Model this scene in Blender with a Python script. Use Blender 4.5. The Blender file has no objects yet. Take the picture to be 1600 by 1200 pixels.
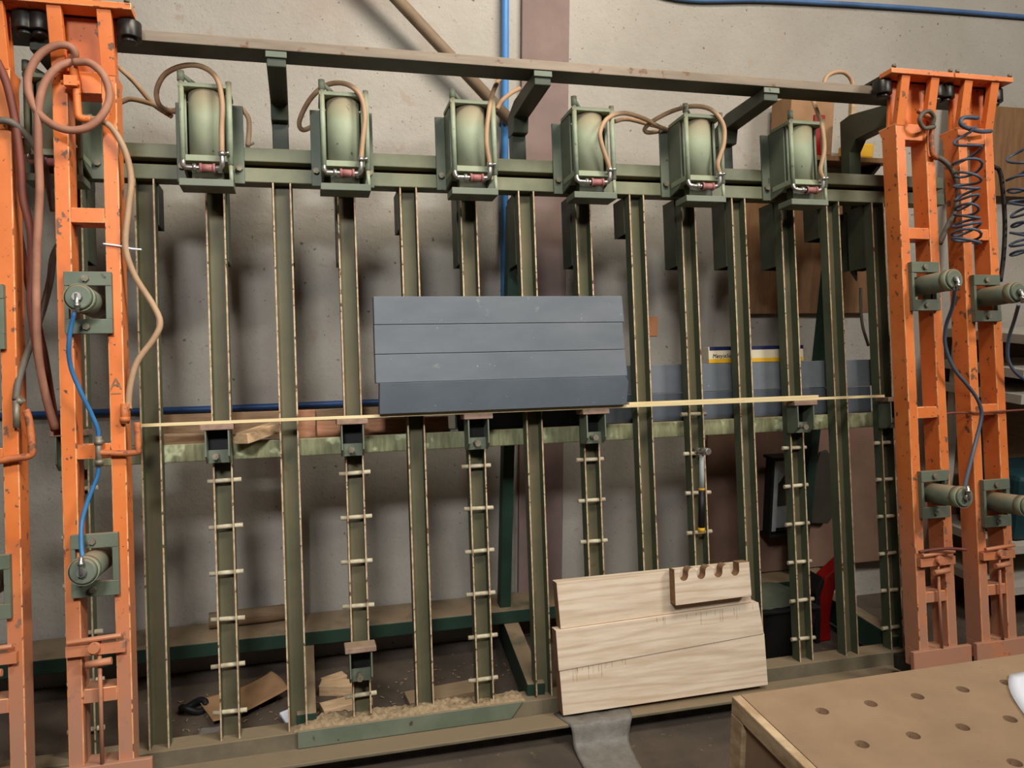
import bpy, bmesh, math, random
from mathutils import Vector, Matrix, noise
random.seed(7)
SC = bpy.context.scene
COL = SC.collection

# ------------------------------------------------------------------ camera, world, lights, exposure
cam_d = bpy.data.cameras.new('camera'); cam = bpy.data.objects.new('camera', cam_d); COL.objects.link(cam)
cam_d.sensor_width = 36.0; cam_d.lens = 1238.588 / 1600 * 36.0; cam_d.clip_start = 0.05
cam.matrix_world = Matrix(((0.9668725, 0.0298822, -0.2535048, 0.5145405),
                           (-0.2552165, 0.1314752, -0.9579033, -2.7558456),
                           (0.0047054, 0.990869, 0.1347462, 1.5694983),
                           (0, 0, 0, 1)))
SC.camera = cam
SC.view_settings.view_transform = 'Standard'; SC.view_settings.look = 'None'
SC.view_settings.gamma = 1.0; SC.view_settings.use_curve_mapping = False
SC.view_settings.exposure = -0.1
W = bpy.data.worlds.new('hall_air'); SC.world = W; W.use_nodes = True
W.node_tree.nodes['Background'].inputs[0].default_value = (1.0, 0.95, 0.88, 1)
W.node_tree.nodes['Background'].inputs[1].default_value = 0.03

def area(name, loc, target, sx, sy, power, col, spread=180):
    l = bpy.data.lights.new(name, 'AREA'); l.shape = 'RECTANGLE'; l.size = sx; l.size_y = sy
    l.energy = power; l.color = col; l.spread = math.radians(spread)
    o = bpy.data.objects.new(name, l); COL.objects.link(o); o.location = loc
    o.rotation_euler = (Vector(target) - Vector(loc)).to_track_quat('-Z', 'Y').to_euler()
    return o
# rows of ceiling lamps of the workshop hall
area('hall_lamp', (1.8, -1.7, 4.4), (0.8, 0.6, 1.9), 1.8, 0.4, 72, (1.0, 0.94, 0.85), 130)
area('hall_lamp', (4.8, -3.6, 4.2), (1.9, 0.3, 0.9), 1.2, 0.4, 155, (1.0, 0.97, 0.93))
area('hall_lamp', (0.0, -3.7, 3.6), (0.5, 0.8, 0.15), 0.7, 0.4, 24, (0.94, 0.97, 1.0), 75)

LEAN = math.radians(9.158)
PM = Matrix.Rotation(-LEAN, 4, 'X')          # press frame: x along the press, y towards the wall, z up its leaning face

# ------------------------------------------------------------------ helpers
def S(r, g, b):
    f = lambda c: (c / 255) / 12.92 if c / 255 <= 0.04045 else ((c / 255 + 0.055) / 1.055) ** 2.4
    return (f(r), f(g), f(b), 1)

def mat(name, c1, c2=None, scale=6, rough=0.6, metal=0.0, bump=0.0, bscale=None, spots=None, dust=None,
        stretch=None, low=None, detail=6, spec=0.3, contrast=(0.35, 0.65)):
    m = bpy.data.materials.new(name); m.use_nodes = True
    nt = m.node_tree; N = nt.nodes; L = nt.links; b = N['Principled BSDF']
    b.inputs['Roughness'].default_value = rough; b.inputs['Metallic'].default_value = metal
    b.inputs['Specular IOR Level'].default_value = spec
    geo = N.new('ShaderNodeNewGeometry'); pos = geo.outputs['Position']
    if stretch:
        mp = N.new('ShaderNodeMapping'); mp.inputs['Scale'].default_value = stretch
        L.new(pos, mp.inputs['Vector']); pos = mp.outputs['Vector']
    def nz(s, d=detail, r=0.6, src=None):
        n = N.new('ShaderNodeTexNoise'); n.inputs['Scale'].default_value = s; n.inputs['Detail'].default_value = d
        n.inputs['Roughness'].default_value = r; L.new(src or pos, n.inputs['Vector']); return n.outputs['Fac']
    def ramp(fac, a, c):
        r = N.new('ShaderNodeMapRange'); r.inputs['From Min'].default_value = a; r.inputs['From Max'].default_value = c
        L.new(fac, r.inputs['Value']); return r.outputs['Result']
    def mix(fac, a, c):
        x = N.new('ShaderNodeMix'); x.data_type = 'RGBA'
        if hasattr(fac, 'links'): L.new(fac, x.inputs[0])
        else: x.inputs[0].default_value = fac
        for k, q in ((6, a), (7, c)):
            if hasattr(q, 'links'): L.new(q, x.inputs[k])
            else: x.inputs[k].default_value = q
        return x.outputs[2]
    def mul(a, c):
        x = N.new('ShaderNodeMath'); x.operation = 'MULTIPLY'
        for k, q in ((0, a), (1, c)):
            if hasattr(q, 'links'): L.new(q, x.inputs[k])
            else: x.inputs[k].default_value = q
        return x.outputs[0]
    c2 = c2 or c1
    col = mix(ramp(nz(scale), *contrast), c1, c2)
    sep = None
    for sp in ([spots] if spots and not isinstance(spots, list) else (spots or [])):
        sc_, th, colr = sp[:3]; wid = sp[3] if len(sp) > 3 else 0.03
        col = mix(ramp(nz(sc_, 3, 0.55, geo.outputs['Position']), th, th + wid), col, colr)
    if low:        # dirt splashed and settled near the floor: (height below which, colour, strength)
        sx = N.new('ShaderNodeSeparateXYZ'); L.new(geo.outputs['Position'], sx.inputs[0])
        col = mix(mul(mul(ramp(sx.outputs['Z'], low[0], low[0] - low[3]), low[2]), ramp(nz(9), 0.1, 0.45)), col, low[1])
    if dust:       # saw dust lying on faces that look upwards
        sx = N.new('ShaderNodeSeparateXYZ'); L.new(geo.outputs['Normal'], sx.inputs[0])
        col = mix(mul(mul(ramp(sx.outputs['Z'], 0.35, 0.85), dust[1]), ramp(nz(7), 0.15, 0.5)), col, dust[0])
    L.new(col, b.inputs['Base Color'])
    if bump:
        bp = N.new('ShaderNodeBump'); bp.inputs['Strength'].default_value = bump; bp.inputs['Distance'].default_value = 0.004
        L.new(nz(bscale or scale * 6, 8, 0.65), bp.inputs['Height']); L.new(bp.outputs['Normal'], b.inputs['Normal'])
    return m

DUST = S(150, 128, 100)
M = {}
M['plaster'] = mat('plaster_wall', S(180, 172, 159), S(164, 156, 143), 1.6, 0.9, bump=0.9, bscale=48,
                   detail=10, spots=[(2.3, 0.60, S(168, 152, 138), 0.16), (11, 0.66, S(168, 154, 138), 0.08), (42, 0.69, S(116, 106, 94), 0.04), (130, 0.68, S(128, 118, 104), 0.05)])
M['pillar'] = mat('pillar_paint', S(142, 120, 110), S(128, 108, 100), 5, 0.8, bump=0.15, bscale=90)
M['floor'] = mat('concrete_floor', S(98, 84, 70), S(74, 64, 54), 3, 0.92, bump=0.3, bscale=40, spots=[(30, 0.66, S(116, 100, 80), 0.08)])
M['green'] = mat('green_paint', S(116, 122, 104), S(96, 104, 86), 5, 0.5, bump=0.06, bscale=60, spots=[(26, 0.68, S(78, 66, 50), 0.05)], dust=(DUST, 0.85))
M['dark_green'] = mat('dark_green_paint', S(72, 76, 60), S(58, 64, 50), 5, 0.5, bump=0.06, bscale=60, dust=(DUST, 0.8))
M['deep_green'] = mat('deep_green_paint', S(44, 68, 54), S(38, 56, 46), 5, 0.5, dust=(DUST, 0.95))
M['channel'] = mat('channel_paint', S(112, 102, 76), S(92, 90, 66), 4, 0.55, bump=0.06, bscale=70, spots=[(14, 0.66, S(104, 84, 56), 0.08)], dust=(DUST, 0.9))
M['channel_side'] = mat('channel_side_paint', S(92, 98, 76), S(76, 84, 62), 4, 0.55, bump=0.06, bscale=70, dust=(DUST, 0.9))
M['edge'] = mat('worn_flange_edge', S(208, 186, 152), S(166, 134, 100), 40, 0.65, metal=0.1, spots=[(45, 0.60, S(104, 70, 48), 0.05)])
M['rail'] = mat('rail_paint', S(128, 128, 100), S(104, 108, 84), 6, 0.5, bump=0.05, spots=[(8, 0.66, S(118, 100, 70), 0.1)], dust=(DUST, 0.8))
M['drip'] = mat('dripped_pale_green_paint', S(150, 150, 112), S(112, 112, 80), 9, 0.55, bump=0.3, bscale=30, stretch=(6, 6, 0.5), spots=[(10, 0.58, S(186, 190, 150), 0.06)], dust=(DUST, 0.9))
M['beam'] = mat('rusty_beam_face', S(146, 130, 112), S(122, 108, 92), 7, 0.65, bump=0.12, spots=[(20, 0.62, S(112, 82, 62), 0.06)], dust=(DUST, 0.9), stretch=(0.4, 3, 3))
M['orange'] = mat('orange_paint', S(234, 132, 68), S(216, 114, 54), 5, 0.42, bump=0.08, bscale=45,
                  spots=[(5, 0.62, S(198, 112, 62), 0.1), (20, 0.635, S(124, 88, 66), 0.03), (55, 0.67, S(96, 72, 58), 0.03)], dust=(S(176, 130, 100), 0.7),
                  low=(0.80, S(184, 134, 108), 0.95, 0.55))
M['orange_edge'] = mat('worn_orange_edge', S(246, 186, 130), S(226, 132, 76), 18, 0.45, spots=[(30, 0.6, S(140, 92, 66), 0.04)])
M['dusty_base'] = mat('dust_covered_base', S(122, 110, 88), S(98, 90, 72), 7, 0.9, bump=0.2, bscale=60, dust=(S(146, 126, 98), 0.8))
M['rusty_orange'] = mat('rusty_orange_pipe', S(206, 118, 64), S(170, 96, 58), 30, 0.5, spots=[(35, 0.56, S(128, 84, 60), 0.06)], bump=0.1)
M['brace'] = mat('dusty_brown_pipe', S(138, 116, 92), S(118, 98, 76), 9, 0.6)
M['cable'] = mat('faded_blue_cable', S(84, 118, 160), S(70, 100, 140), 6, 0.5)
M['pin'] = mat('dusty_pin_steel', S(212, 202, 172), S(176, 160, 130), 30, 0.7, metal=0.0, bump=0.1)
M['bolt'] = mat('bolt_steel', S(150, 140, 120), S(110, 100, 86), 30, 0.5, metal=0.4)
M['steel'] = mat('bright_steel', S(200, 198, 190), S(160, 156, 148), 30, 0.3, metal=0.8)
M['dark_steel'] = mat('dark_steel', S(70, 66, 60), S(50, 48, 44), 20, 0.4, metal=0.6)
M['barrel'] = mat('pale_green_barrel', S(158, 164, 136), S(140, 150, 124), 6, 0.65, bump=0.04, spots=[(34, 0.70, S(96, 92, 72), 0.03)], dust=(DUST, 0.9))
M['rod'] = mat('pale_green_rod', S(160, 168, 142), S(136, 148, 122), 20, 0.45, spots=[(40, 0.66, S(110, 96, 74), 0.04)], dust=(DUST, 0.7))
M['hose'] = mat('tan_rubber_hose', S(184, 150, 116), S(164, 130, 98), 12, 0.5)
M['hose_dusty'] = mat('dusty_pink_hose', S(176, 124, 98), S(150, 102, 80), 12, 0.6)
M['hose_red'] = mat('dark_red_hose', S(132, 72, 56), S(112, 62, 50), 12, 0.55)
M['hose_grey'] = mat('grey_hose', S(116, 106, 92), S(92, 84, 74), 12, 0.55)
M['hose_black'] = mat('black_cable', S(38, 36, 32), S(28, 26, 24), 12, 0.55)
M['blue_tube'] = mat('blue_air_tube', S(64, 124, 170), S(50, 104, 150), 12, 0.4)
M['blue_pipe'] = mat('blue_painted_pipe', S(82, 138, 196), S(70, 122, 180), 6, 0.4)
M['blue_dark'] = mat('blue_wall_hose', S(44, 76, 122), S(36, 62, 104), 8, 0.5)
M['coil'] = mat('blue_grey_coil', S(88, 100, 114), S(70, 84, 100), 10, 0.4)
M['red_valve'] = mat('faded_red_valve', S(172, 116, 110), S(146, 90, 86), 40, 0.5)
M['lath'] = mat('pale_lath_wood', S(232, 212, 164), S(214, 190, 138), 14, 0.6, stretch=(0.6, 6, 20), bump=0.05)
M['pad'] = mat('pinkish_pad_wood', S(160, 132, 112), S(134, 108, 92), 30, 0.8, dust=(DUST, 0.6))
M['slate'] = mat('slate_grey_board', S(112, 116, 120), S(100, 105, 110), 5, 0.55, spots=[(14, 0.69, S(140, 142, 136), 0.08), (70, 0.73, S(176, 176, 168), 0.02)], bump=0.04, bscale=90, stretch=(0.6, 1, 1.6))
M['slate_dark'] = mat('slate_dark_board', S(86, 92, 98), S(76, 82, 88), 5, 0.5, spots=[(60, 0.71, S(120, 124, 126), 0.03)], bump=0.03, bscale=90)
M['oak'] = mat('planed_oak', S(234, 214, 188), S(218, 194, 164), 7, 0.65, stretch=(0.7, 5, 7), bump=0.08, bscale=40,
               contrast=(0.40, 0.62), detail=9)
M['oak_edge'] = mat('oak_end_grain', S(150, 116, 84), S(128, 96, 68), 60, 0.8)
M['scrap'] = mat('pale_offcut_wood', S(214, 180, 140), S(190, 154, 114), 12, 0.7, stretch=(1, 4, 8), bump=0.05)
M['scrap_red'] = mat('reddish_offcut_wood', S(176, 126, 94), S(152, 104, 76), 12, 0.75, stretch=(1, 4, 8), bump=0.05)
M['scrap_brown'] = mat('brown_offcut_wood', S(150, 120, 90), S(124, 98, 72), 12, 0.8, stretch=(1, 4, 8), dust=(DUST, 0.7))
M['mdf'] = mat('brown_fibreboard', S(156, 128, 98), S(144, 117, 89), 9, 0.75, bump=0.05, bscale=160, spots=[(60, 0.70, S(140, 108, 80), 0.03)])
M['mdf_hole'] = mat('hole_wall_fibreboard', S(120, 92, 68), S(104, 80, 58), 40, 0.9)
M['edging'] = mat('pale_wood_edging', S(206, 178, 138), S(168, 138, 102), 10, 0.7, stretch=(2, 2, 6), bump=0.15)
M['panel_brown'] = mat('brown_wood_panel', S(142, 104, 68), S(122, 88, 58), 8, 0.75, stretch=(5, 5, 0.8))
M['panel_mauve'] = mat('mauve_brown_sheet', S(134, 104, 86), S(122, 94, 78), 6, 0.75)
M['black'] = mat('black_plastic_and_shade', S(30, 29, 28), S(22, 22, 22), 8, 0.5)
M['red'] = mat('red_plastic', S(150, 22, 18), S(126, 18, 14), 6, 0.4)
M['white'] = mat('white_sheet', S(238, 240, 246), S(230, 232, 240), 4, 0.5)
M['film'] = mat('cloudy_plastic_film', S(130, 124, 114), S(112, 106, 98), 20, 0.35, bump=0.5, bscale=120)
M['navy'] = mat('navy_print', S(26, 28, 70), None, 5, 0.4)
M['cream'] = mat('cream_carton', S(206, 194, 164), S(194, 182, 154), 12, 0.6)
M['yellow'] = mat('yellow_print', S(210, 158, 28), None, 5, 0.5)
M['note'] = mat('orange_note_paper', S(206, 140, 98), S(196, 130, 90), 10, 0.8)
M['sawdust'] = mat('saw_dust_heap', S(176, 152, 118), S(136, 114, 86), 60, 0.95, bump=0.8, bscale=220)
M['shelf'] = mat('grey_white_shelf', S(186, 178, 162), S(168, 160, 146), 8, 0.7)
M['teal'] = mat('teal_machine_paint', S(32, 62, 66), S(26, 50, 54), 6, 0.45)
M['card'] = mat('cardboard', S(166, 128, 92), S(150, 114, 80), 8, 0.85)
M['grey_cloth'] = mat('grey_green_cloth', S(92, 96, 80), S(76, 80, 66), 14, 0.9, bump=0.3)
M['ink'] = mat('dark_ink', S(34, 26, 20), None, 5, 0.6)
M['grey_metal'] = mat('galvanised_sheet', S(190, 194, 192), S(166, 170, 168), 12, 0.45, metal=0.1)
M['olive_dark'] = mat('dark_olive_cover', S(72, 66, 54), S(60, 56, 46), 6, 0.7)

def grain(m, dirt, amount, scale=9):
    nt = m.node_tree; N = nt.nodes; L = nt.links; b = N['Principled BSDF']
    geo = N.new('ShaderNodeNewGeometry'); mp = N.new('ShaderNodeMapping'); mp.inputs['Scale'].default_value = (0.30, 1, 2.2)
    L.new(geo.outputs['Position'], mp.inputs['Vector'])
    w = N.new('ShaderNodeTexWave'); w.wave_type = 'BANDS'; w.bands_direction = 'Z'; w.inputs['Scale'].default_value = scale
    w.inputs['Distortion'].default_value = 16.0; w.inputs['Detail'].default_value = 3.0; w.inputs['Detail Scale'].default_value = 0.7
    L.new(mp.outputs['Vector'], w.inputs['Vector'])
    r = N.new('ShaderNodeMapRange'); r.inputs['From Min'].default_value = 0.62; r.inputs['From Max'].default_value = 1.0; r.inputs['To Max'].default_value = amount
    L.new(w.outputs['Fac'], r.inputs['Value'])
    x = N.new('ShaderNodeMix'); x.data_type = 'RGBA'; x.inputs[7].default_value = dirt
    L.new(b.inputs['Base Color'].links[0].from_socket, x.inputs[6]); L.new(r.outputs['Result'], x.inputs[0]); L.new(x.outputs[2], b.inputs['Base Color'])
grain(M['oak'], S(178, 146, 116), 0.30, 3.2)

class MB:
    def __init__(s): s.v = []; s.f = []; s.mi = []; s.sm = []
    def add(s, vs, fs, mi=0, sm=False):
        o = len(s.v); s.v += [tuple(p) for p in vs]
        for f in fs: s.f.append([o + i for i in f]); s.mi.append(mi); s.sm.append(sm)
        return s
    def box(s, x0, x1, y0, y1, z0, z1, mi=0, front=None):
        vs = [(x, y, z) for z in (z0, z1) for y in (y0, y1) for x in (x0, x1)]
        fs = [(0, 2, 3, 1), (4, 5, 7, 6), (0, 1, 5, 4), (2, 6, 7, 3), (0, 4, 6, 2), (1, 3, 7, 5)]
        o = len(s.f); s.add(vs, fs, mi)
        if front is not None: s.mi[o + 2] = front
        return s
    def obox(s, c, R, h, mi=0):
        c = Vector(c)
        vs = [c + R @ Vector((x * h[0], y * h[1], z * h[2])) for z in (-1, 1) for y in (-1, 1) for x in (-1, 1)]
        return s.add(vs, [(0, 2, 3, 1), (4, 5, 7, 6), (0, 1, 5, 4), (2, 6, 7, 3), (0, 4, 6, 2), (1, 3, 7, 5)], mi)
    def bar(s, p0, p1, a, b, up=(0, 0, 1), mi=0):
        p0, p1 = Vector(p0), Vector(p1); d = (p1 - p0).normalized()
        x = d.cross(Vector(up)); x = x.normalized() if x.length > 1e-5 else Vector((1, 0, 0)); y = x.cross(d)
        R = Matrix((x, y, d)).transposed()
        return s.obox((p0 + p1) / 2, R, (a / 2, b / 2, (p1 - p0).length / 2), mi)
    def prism(s, poly, plane, a0, a1, mi=0, side=None):
        # poly in the given plane ('xz': extruded along y, 'yz': along x, 'xy': along z)
        def P(p, a): return {'xz': (p[0], a, p[1]), 'yz': (a, p[0], p[1]), 'xy': (p[0], p[1], a)}[plane]
        n = len(poly); vs = [P(p, a0) for p in poly] + [P(p, a1) for p in poly]
        s.add(vs, [tuple(range(n)), tuple(range(2 * n - 1, n - 1, -1))], mi)
        o = len(s.v) - 2 * n
        for i in range(n):
            j = (i + 1) % n
            s.f.append([o + i, o + n + i, o + n + j, o + j]); s.mi.append(mi if side is None or (n == 4 and abs(poly[i][0] - poly[j][0]) > abs(poly[i][1] - poly[j][1])) else side); s.sm.append(False)
        return s
    def cyl(s, p0, p1, r, seg=14, r2=None, mi=0, cap=True):
        p0, p1 = Vector(p0), Vector(p1); d = (p1 - p0).normalized(); r2 = r if r2 is None else r2
        x = d.orthogonal().normalized(); y = d.cross(x)
        ring = [(math.cos(2 * math.pi * i / seg), math.sin(2 * math.pi * i / seg)) for i in range(seg)]
        vs = [p0 + (x * c + y * q) * r for c, q in ring] + [p1 + (x * c + y * q) * r2 for c, q in ring]
        s.add(vs, [(i, (i + 1) % seg, seg + (i + 1) % seg, seg + i) for i in range(seg)], mi, True)
        if cap:
            o = len(s.v) - 2 * seg
            s.f += [[o + i for i in range(seg - 1, -1, -1)], [o + seg + i for i in range(seg)]]; s.mi += [mi, mi]; s.sm += [False, False]
        return s
    def tube(s, pts, r, seg=9, sub=6, mi=0, r2=None):
        P = [Vector(p) for p in pts]; Q = []
        if len(P) > 2 and sub > 1:
            E = [P[0] * 2 - P[1]] + P + [P[-1] * 2 - P[-2]]
            for i in range(1, len(E) - 2):
                a, b, c, d = E[i - 1:i + 3]
                for k in range(sub):
                    t = k / sub
                    Q.append(0.5 * ((2 * b) + (c - a) * t + (2 * a - 5 * b + 4 * c - d) * t * t + (3 * b - a - 3 * c + d) * t ** 3))
            Q.append(P[-1])
        else: Q = P
        n = len(Q); T = [(Q[min(i + 1, n - 1)] - Q[max(i - 1, 0)]).normalized() for i in range(n)]
        x = T[0].orthogonal().normalized(); vs = []
        for i in range(n):
            x = (x - T[i] * x.dot(T[i])).normalized(); y = T[i].cross(x)
            rr = r if r2 is None else r + (r2 - r) * i / (n - 1)
            vs += [Q[i] + (x * math.cos(2 * math.pi * k / seg) + y * math.sin(2 * math.pi * k / seg)) * rr for k in range(seg)]
        fs = [(i * seg + k, i * seg + (k + 1) % seg, (i + 1) * seg + (k + 1) % seg, (i + 1) * seg + k) for i in range(n - 1) for k in range(seg)]
        s.add(vs, fs, mi, True)
        o = len(s.v) - n * seg
        s.f += [[o + k for k in range(seg - 1, -1, -1)], [o + (n - 1) * seg + k for k in range(seg)]]; s.mi += [mi, mi]; s.sm += [False, False]
        return s
    def lathe(s, prof, c=(0, 0, 0), seg=18, mi=0):
        c = Vector(c); n = len(prof)
        vs = [c + Vector((r * math.cos(2 * math.pi * k / seg), r * math.sin(2 * math.pi * k / seg), z)) for r, z in prof for k in range(seg)]
        s.add(vs, [(i * seg + k, i * seg + (k + 1) % seg, (i + 1) * seg + (k + 1) % seg, (i + 1) * seg + k) for i in range(n - 1) for k in range(seg)], mi, True)
        return s
    def mesh(s, name, mats):
        me = bpy.data.meshes.new(name); me.from_pydata(s.v, [], s.f)
        for m in (mats if isinstance(mats, (list, tuple)) else [mats]): me.materials.append(M[m])
        me.polygons.foreach_set('material_index', s.mi); me.polygons.foreach_set('use_smooth', s.sm)
        bm = bmesh.new(); bm.from_mesh(me); bmesh.ops.recalc_face_normals(bm, faces=bm.faces); bm.to_mesh(me); bm.free()
        me.update(); return me

ORI = {}
def put(name, me, parent=None, loc=(0, 0, 0), bevel=0, worn=None):
    o = bpy.data.objects.new(name, me); COL.objects.link(o); o.location = loc
    if parent: o.parent = parent
    if bevel:
        b = o.modifiers.new('bevel', 'BEVEL'); b.width = bevel; b.segments = 2; b.limit_method = 'ANGLE'; b.angle_limit = math.radians(40)
        if worn is not None: b.material = worn
    return o
def letters(parent, name, body, size, loc, m, shear=0.0):
    tx = bpy.data.curves.new(name, 'FONT'); tx.body = body; tx.size = size; tx.shear = shear; tx.extrude = 0.0003
    tmp = bpy.data.objects.new(name + '_curve', tx); COL.objects.link(tmp); bpy.context.view_layer.update()
    me = bpy.data.meshes.new_from_object(tmp.evaluated_get(bpy.context.evaluated_depsgraph_get()))
    bpy.data.objects.remove(tmp); bpy.data.curves.remove(tx)
    me.name = name; me.materials.clear(); me.materials.append(M[m])
    o = bpy.data.objects.new(name, me); COL.objects.link(o); o.parent = parent
    o.location = Vector(loc) - ORI[parent.name]; o.rotation_euler = (math.pi / 2, 0, 0)
    return o
def tag(o, label, cat, group=None, kind=None):
    if label: o['label'] = label
    if cat: o['category'] = cat
    if group: o['group'] = group
    if kind: o['kind'] = kind
    return o
def thing(name, label, cat, origin=(0, 0, 0), press=True, group=None, extra=None):
    o = bpy.data.objects.new(name, None); COL.objects.link(o); o.empty_display_size = 0.1
    o.matrix_world = (PM if press else Matrix()) @ Matrix.Translation(origin) @ (extra or Matrix())
    tag(o, label, cat, group); ORI[o.name] = Vector(origin)
    return o
def part(parent, name, mb, mats, bevel=0, shift=True, label=None, worn=None):
    """mesh given in the frame of the press (or the world), made local to its thing"""
    root = parent
    while root.parent: root = root.parent
    if shift:
        c = ORI[root.name]; mb.v = [(x - c[0], y - c[1], z - c[2]) for x, y, z in mb.v]
    o = put(name, mb.mesh(name, mats), parent, bevel=bevel, worn=worn)
    if label: o['label'] = label
    return o
def single(name, label, cat, mb, mats, press=True, bevel=0, group=None, kind=None, origin=None):
    """a thing that is one mesh; origin moved to its base"""
    xs = list(zip(*mb.v)); c = Vector(((min(xs[0]) + max(xs[0])) / 2, (min(xs[1]) + max(xs[1])) / 2, min(xs[2])))
    mb.v = [(x - c[0], y - c[1], z - c[2]) for x, y, z in mb.v]
    o = put(name, mb.mesh(name, mats), bevel=bevel)
    o.matrix_world = (PM if press else Matrix()) @ Matrix.Translation(c); ORI[o.name] = c
    return tag(o, label, cat, group, kind)
def struct(name, mb, mats, bevel=0):
    o = put(name, mb.mesh(name, mats), bevel=bevel); o['kind'] = 'structure'; return o

# ------------------------------------------------------------------ the setting
FZ = -0.16
struct('wall_back', MB().box(-3.5, 1.52, 0.78, 0.98, FZ, 4.2).box(1.66, 7.0, 0.78, 0.98, FZ, 4.2), 'plaster')
struct('trim_1', MB().box(1.481, 1.70, 0.755, 0.985, FZ, 4.2), 'pillar', 0.004)
struct('floor', MB().box(-3.5, 7.0, -8.0, 0.98, FZ - 0.1, FZ), 'floor')

# ------------------------------------------------------------------ the frame press
CH = {-1: -0.232, 0: -0.003, 1: 0.228, 2: 0.457, 3: 0.685, 4: 0.916, 5: 1.146, 6: 1.378, 7: 1.612, 8: 1.845, 9: 2.074, 10: 2.308, 11: 2.542, 12: 2.768, 13: 3.0}
press = thing('frame_press', 'large leaning green steel frame press with vertical channels and top beam', 'frame press')
ue0, ue1 = -0.62, 3.36
part(press, 'top_beam', MB().box(-0.95, ue1, -0.28, -0.17, 2.288, 2.323, 0, front=1), ['dark_green', 'beam'], 0.003)
part(press, 'upper_rail', MB().box(-0.40, 3.36, 0.0, 0.075, 2.0, 2.05), 'rail', 0.003)
part(press, 'lower_rail', MB().box(-0.40, 3.36, 0.0, 0.075, 1.925, 1.977), 'rail', 0.003)
part(press, 'rail_spacer', MB().box(-0.40, 3.36, 0.05, 0.07, 1.97, 2.01), 'black')
# U channels, open towards the viewer, with worn flange edges
hw, th, dp = 0.033, 0.0055, 0.052
cm = MB()
for s in (-1, 1):
    x0, x1 = sorted((s * hw, s * (hw - th)))
    cm.box(x0, x1, 0, dp, -0.05, 1.925, 2, front=1)
cm.box(-hw + th, hw - th, dp - 0.007, dp, -0.05, 1.925)
ch_mesh = cm.mesh('channel', ['channel', 'edge', 'channel_side'])
pin_mesh = MB().cyl((-0.057, 0, 0), (0.057, 0, 0), 0.0082, 10).mesh('pin', 'pin')
pl = {}
for key, vb in (('long', 1.645), ('short', 1.775)):
    p = MB()
    for s in (-1, 1):
        x0, x1 = sorted((s * 0.037, s * 0.031)); p.box(x0, x1, dp, 0.16, vb, 1.925)
    p.box(-0.031, 0.031, 0.152, 0.16, vb, 1.925)
    pl[key] = p.mesh('hanger_plate', 'dark_green')
for n, u in CH.items():
    c = put('channel', ch_mesh, press, (u, 0, 0))
    put('hanger_plate', pl['short' if n % 4 == 0 else 'long'], press, (u, 0, 0))
    if n % 2:
        for k in range(-5, 2 if n == 9 else 1):
            if n == 3 and k == -4: continue
            q = put('pin', pin_mesh, c, (random.uniform(-.004, .004), 0.02, 0.86 + 0.1628 * k)); q.rotation_euler = (0, random.uniform(-.03, .03), 0)
# arms carrying the top beam, with posts behind the rails
for n in (2, 6, 10):
    u = CH[n]
    part(press, 'beam_arm', MB().prism([(-0.268, 2.238), (-0.268, 2.2875), (0.02, 2.2875), (0.062, 2.275), (0.125, 2.255), (0.125, 2.17), (0.045, 2.17), (0.03, 2.226)], 'yz', u - 0.031, u + 0.031), 'dark_green', 0.003)
    part(press, 'arm_end_plate', MB().box(u - 0.034, u + 0.034, -0.276, -0.268, 2.266, 2.2875), 'green', 0.002)
    part(press, 'rear_post', MB().box(u - 0.029, u + 0.029, 0.077, 0.125, 1.925, 2.17), 'dark_green', 0.003)
for u in (CH[-1], CH[13]):
    part(press, 'end_frame', MB().prism([(-0.3, 2.225), (-0.3, 2.288), (-0.12, 2.32), (0.12, 2.36), (0.19, 2.35), (0.2, 1.92), (0.14, 1.92), (0.13, 2.19), (0.09, 2.235), (-0.02, 2.235)], 'yz', u - 0.03, u + 0.03), 'dark_green', 0.003)
# cross ties under the rails and sloping rear braces (world upright), long feet, rear beam
def pw(u, y, z):                       # world point -> press frame
    return PM.inverted() @ Vector((u, y, z))
for n in (2, 6, 13):
    u = CH[n]; ub = u - 0.07 if n == 13 else u
    part(press, 'rear_brace', MB().bar(pw(ub, 0.50, 1.86), pw(ub, 0.64, 0.0), 0.05, 0.06, (0, 1, 0)), 'deep_green', 0.003)
    part(press, 'brace_gusset', MB().prism([(0.16, 1.93), (0.16, 1.60), (0.20, 1.655), (0.26, 1.655), (0.27, 1.93)], 'yz', u - 0.005, u + 0.005), 'dark_green')
    du = 0.055 if n == 6 else 0.0
    part(press, 'floor_foot', MB().bar(pw(u + 0.03, 0.70, -0.06), pw(u + 0.03 - du, 0.02, -0.06), 0.07, 0.12), 'deep_green', 0.004)
rb = MB()
for v in [(x, y, z) for x in (-1.2, 3.15) for (y, z) in ()]: pass
pts = [pw(0, 0.565, 0.0), pw(0, 0.565, 0.062), pw(0, 0.765, 0.062), pw(0, 0.765, 0.0)]
rb.prism([(p[1], p[2]) for p in pts], 'yz', -1.2, 3.1)
part(press, 'rear_beam', rb, 'deep_green', 0.004)
part(press, 'middle_beam', MB().box(-0.30, 3.06, dp + 0.002, 0.17, 0.93, 0.995), 'drip', 0.004)
part(press, 'base_trough', MB().box(-0.62, 3.2, -0.02, 0.09, -0.115, -0.045), 'dusty_base', 0.003)
part(press, 'base_face_plate', MB().prism([(0.455, -0.098), (1.235, -0.098), (1.285, -0.038), (0.455, -0.038)], 'xz', -0.032, -0.0205), 'green', 0.002)
gr_ = part(press, 'guide_rail', MB().box(-0.95, 3.36, -0.15, -0.0205, -0.112, -0.10), 'dusty_base', 0.003)
part(gr_, 'rail_web', MB().box(-0.95, 3.36, -0.07, -0.055, -0.18, -0.112), 'dark_steel')

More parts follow.
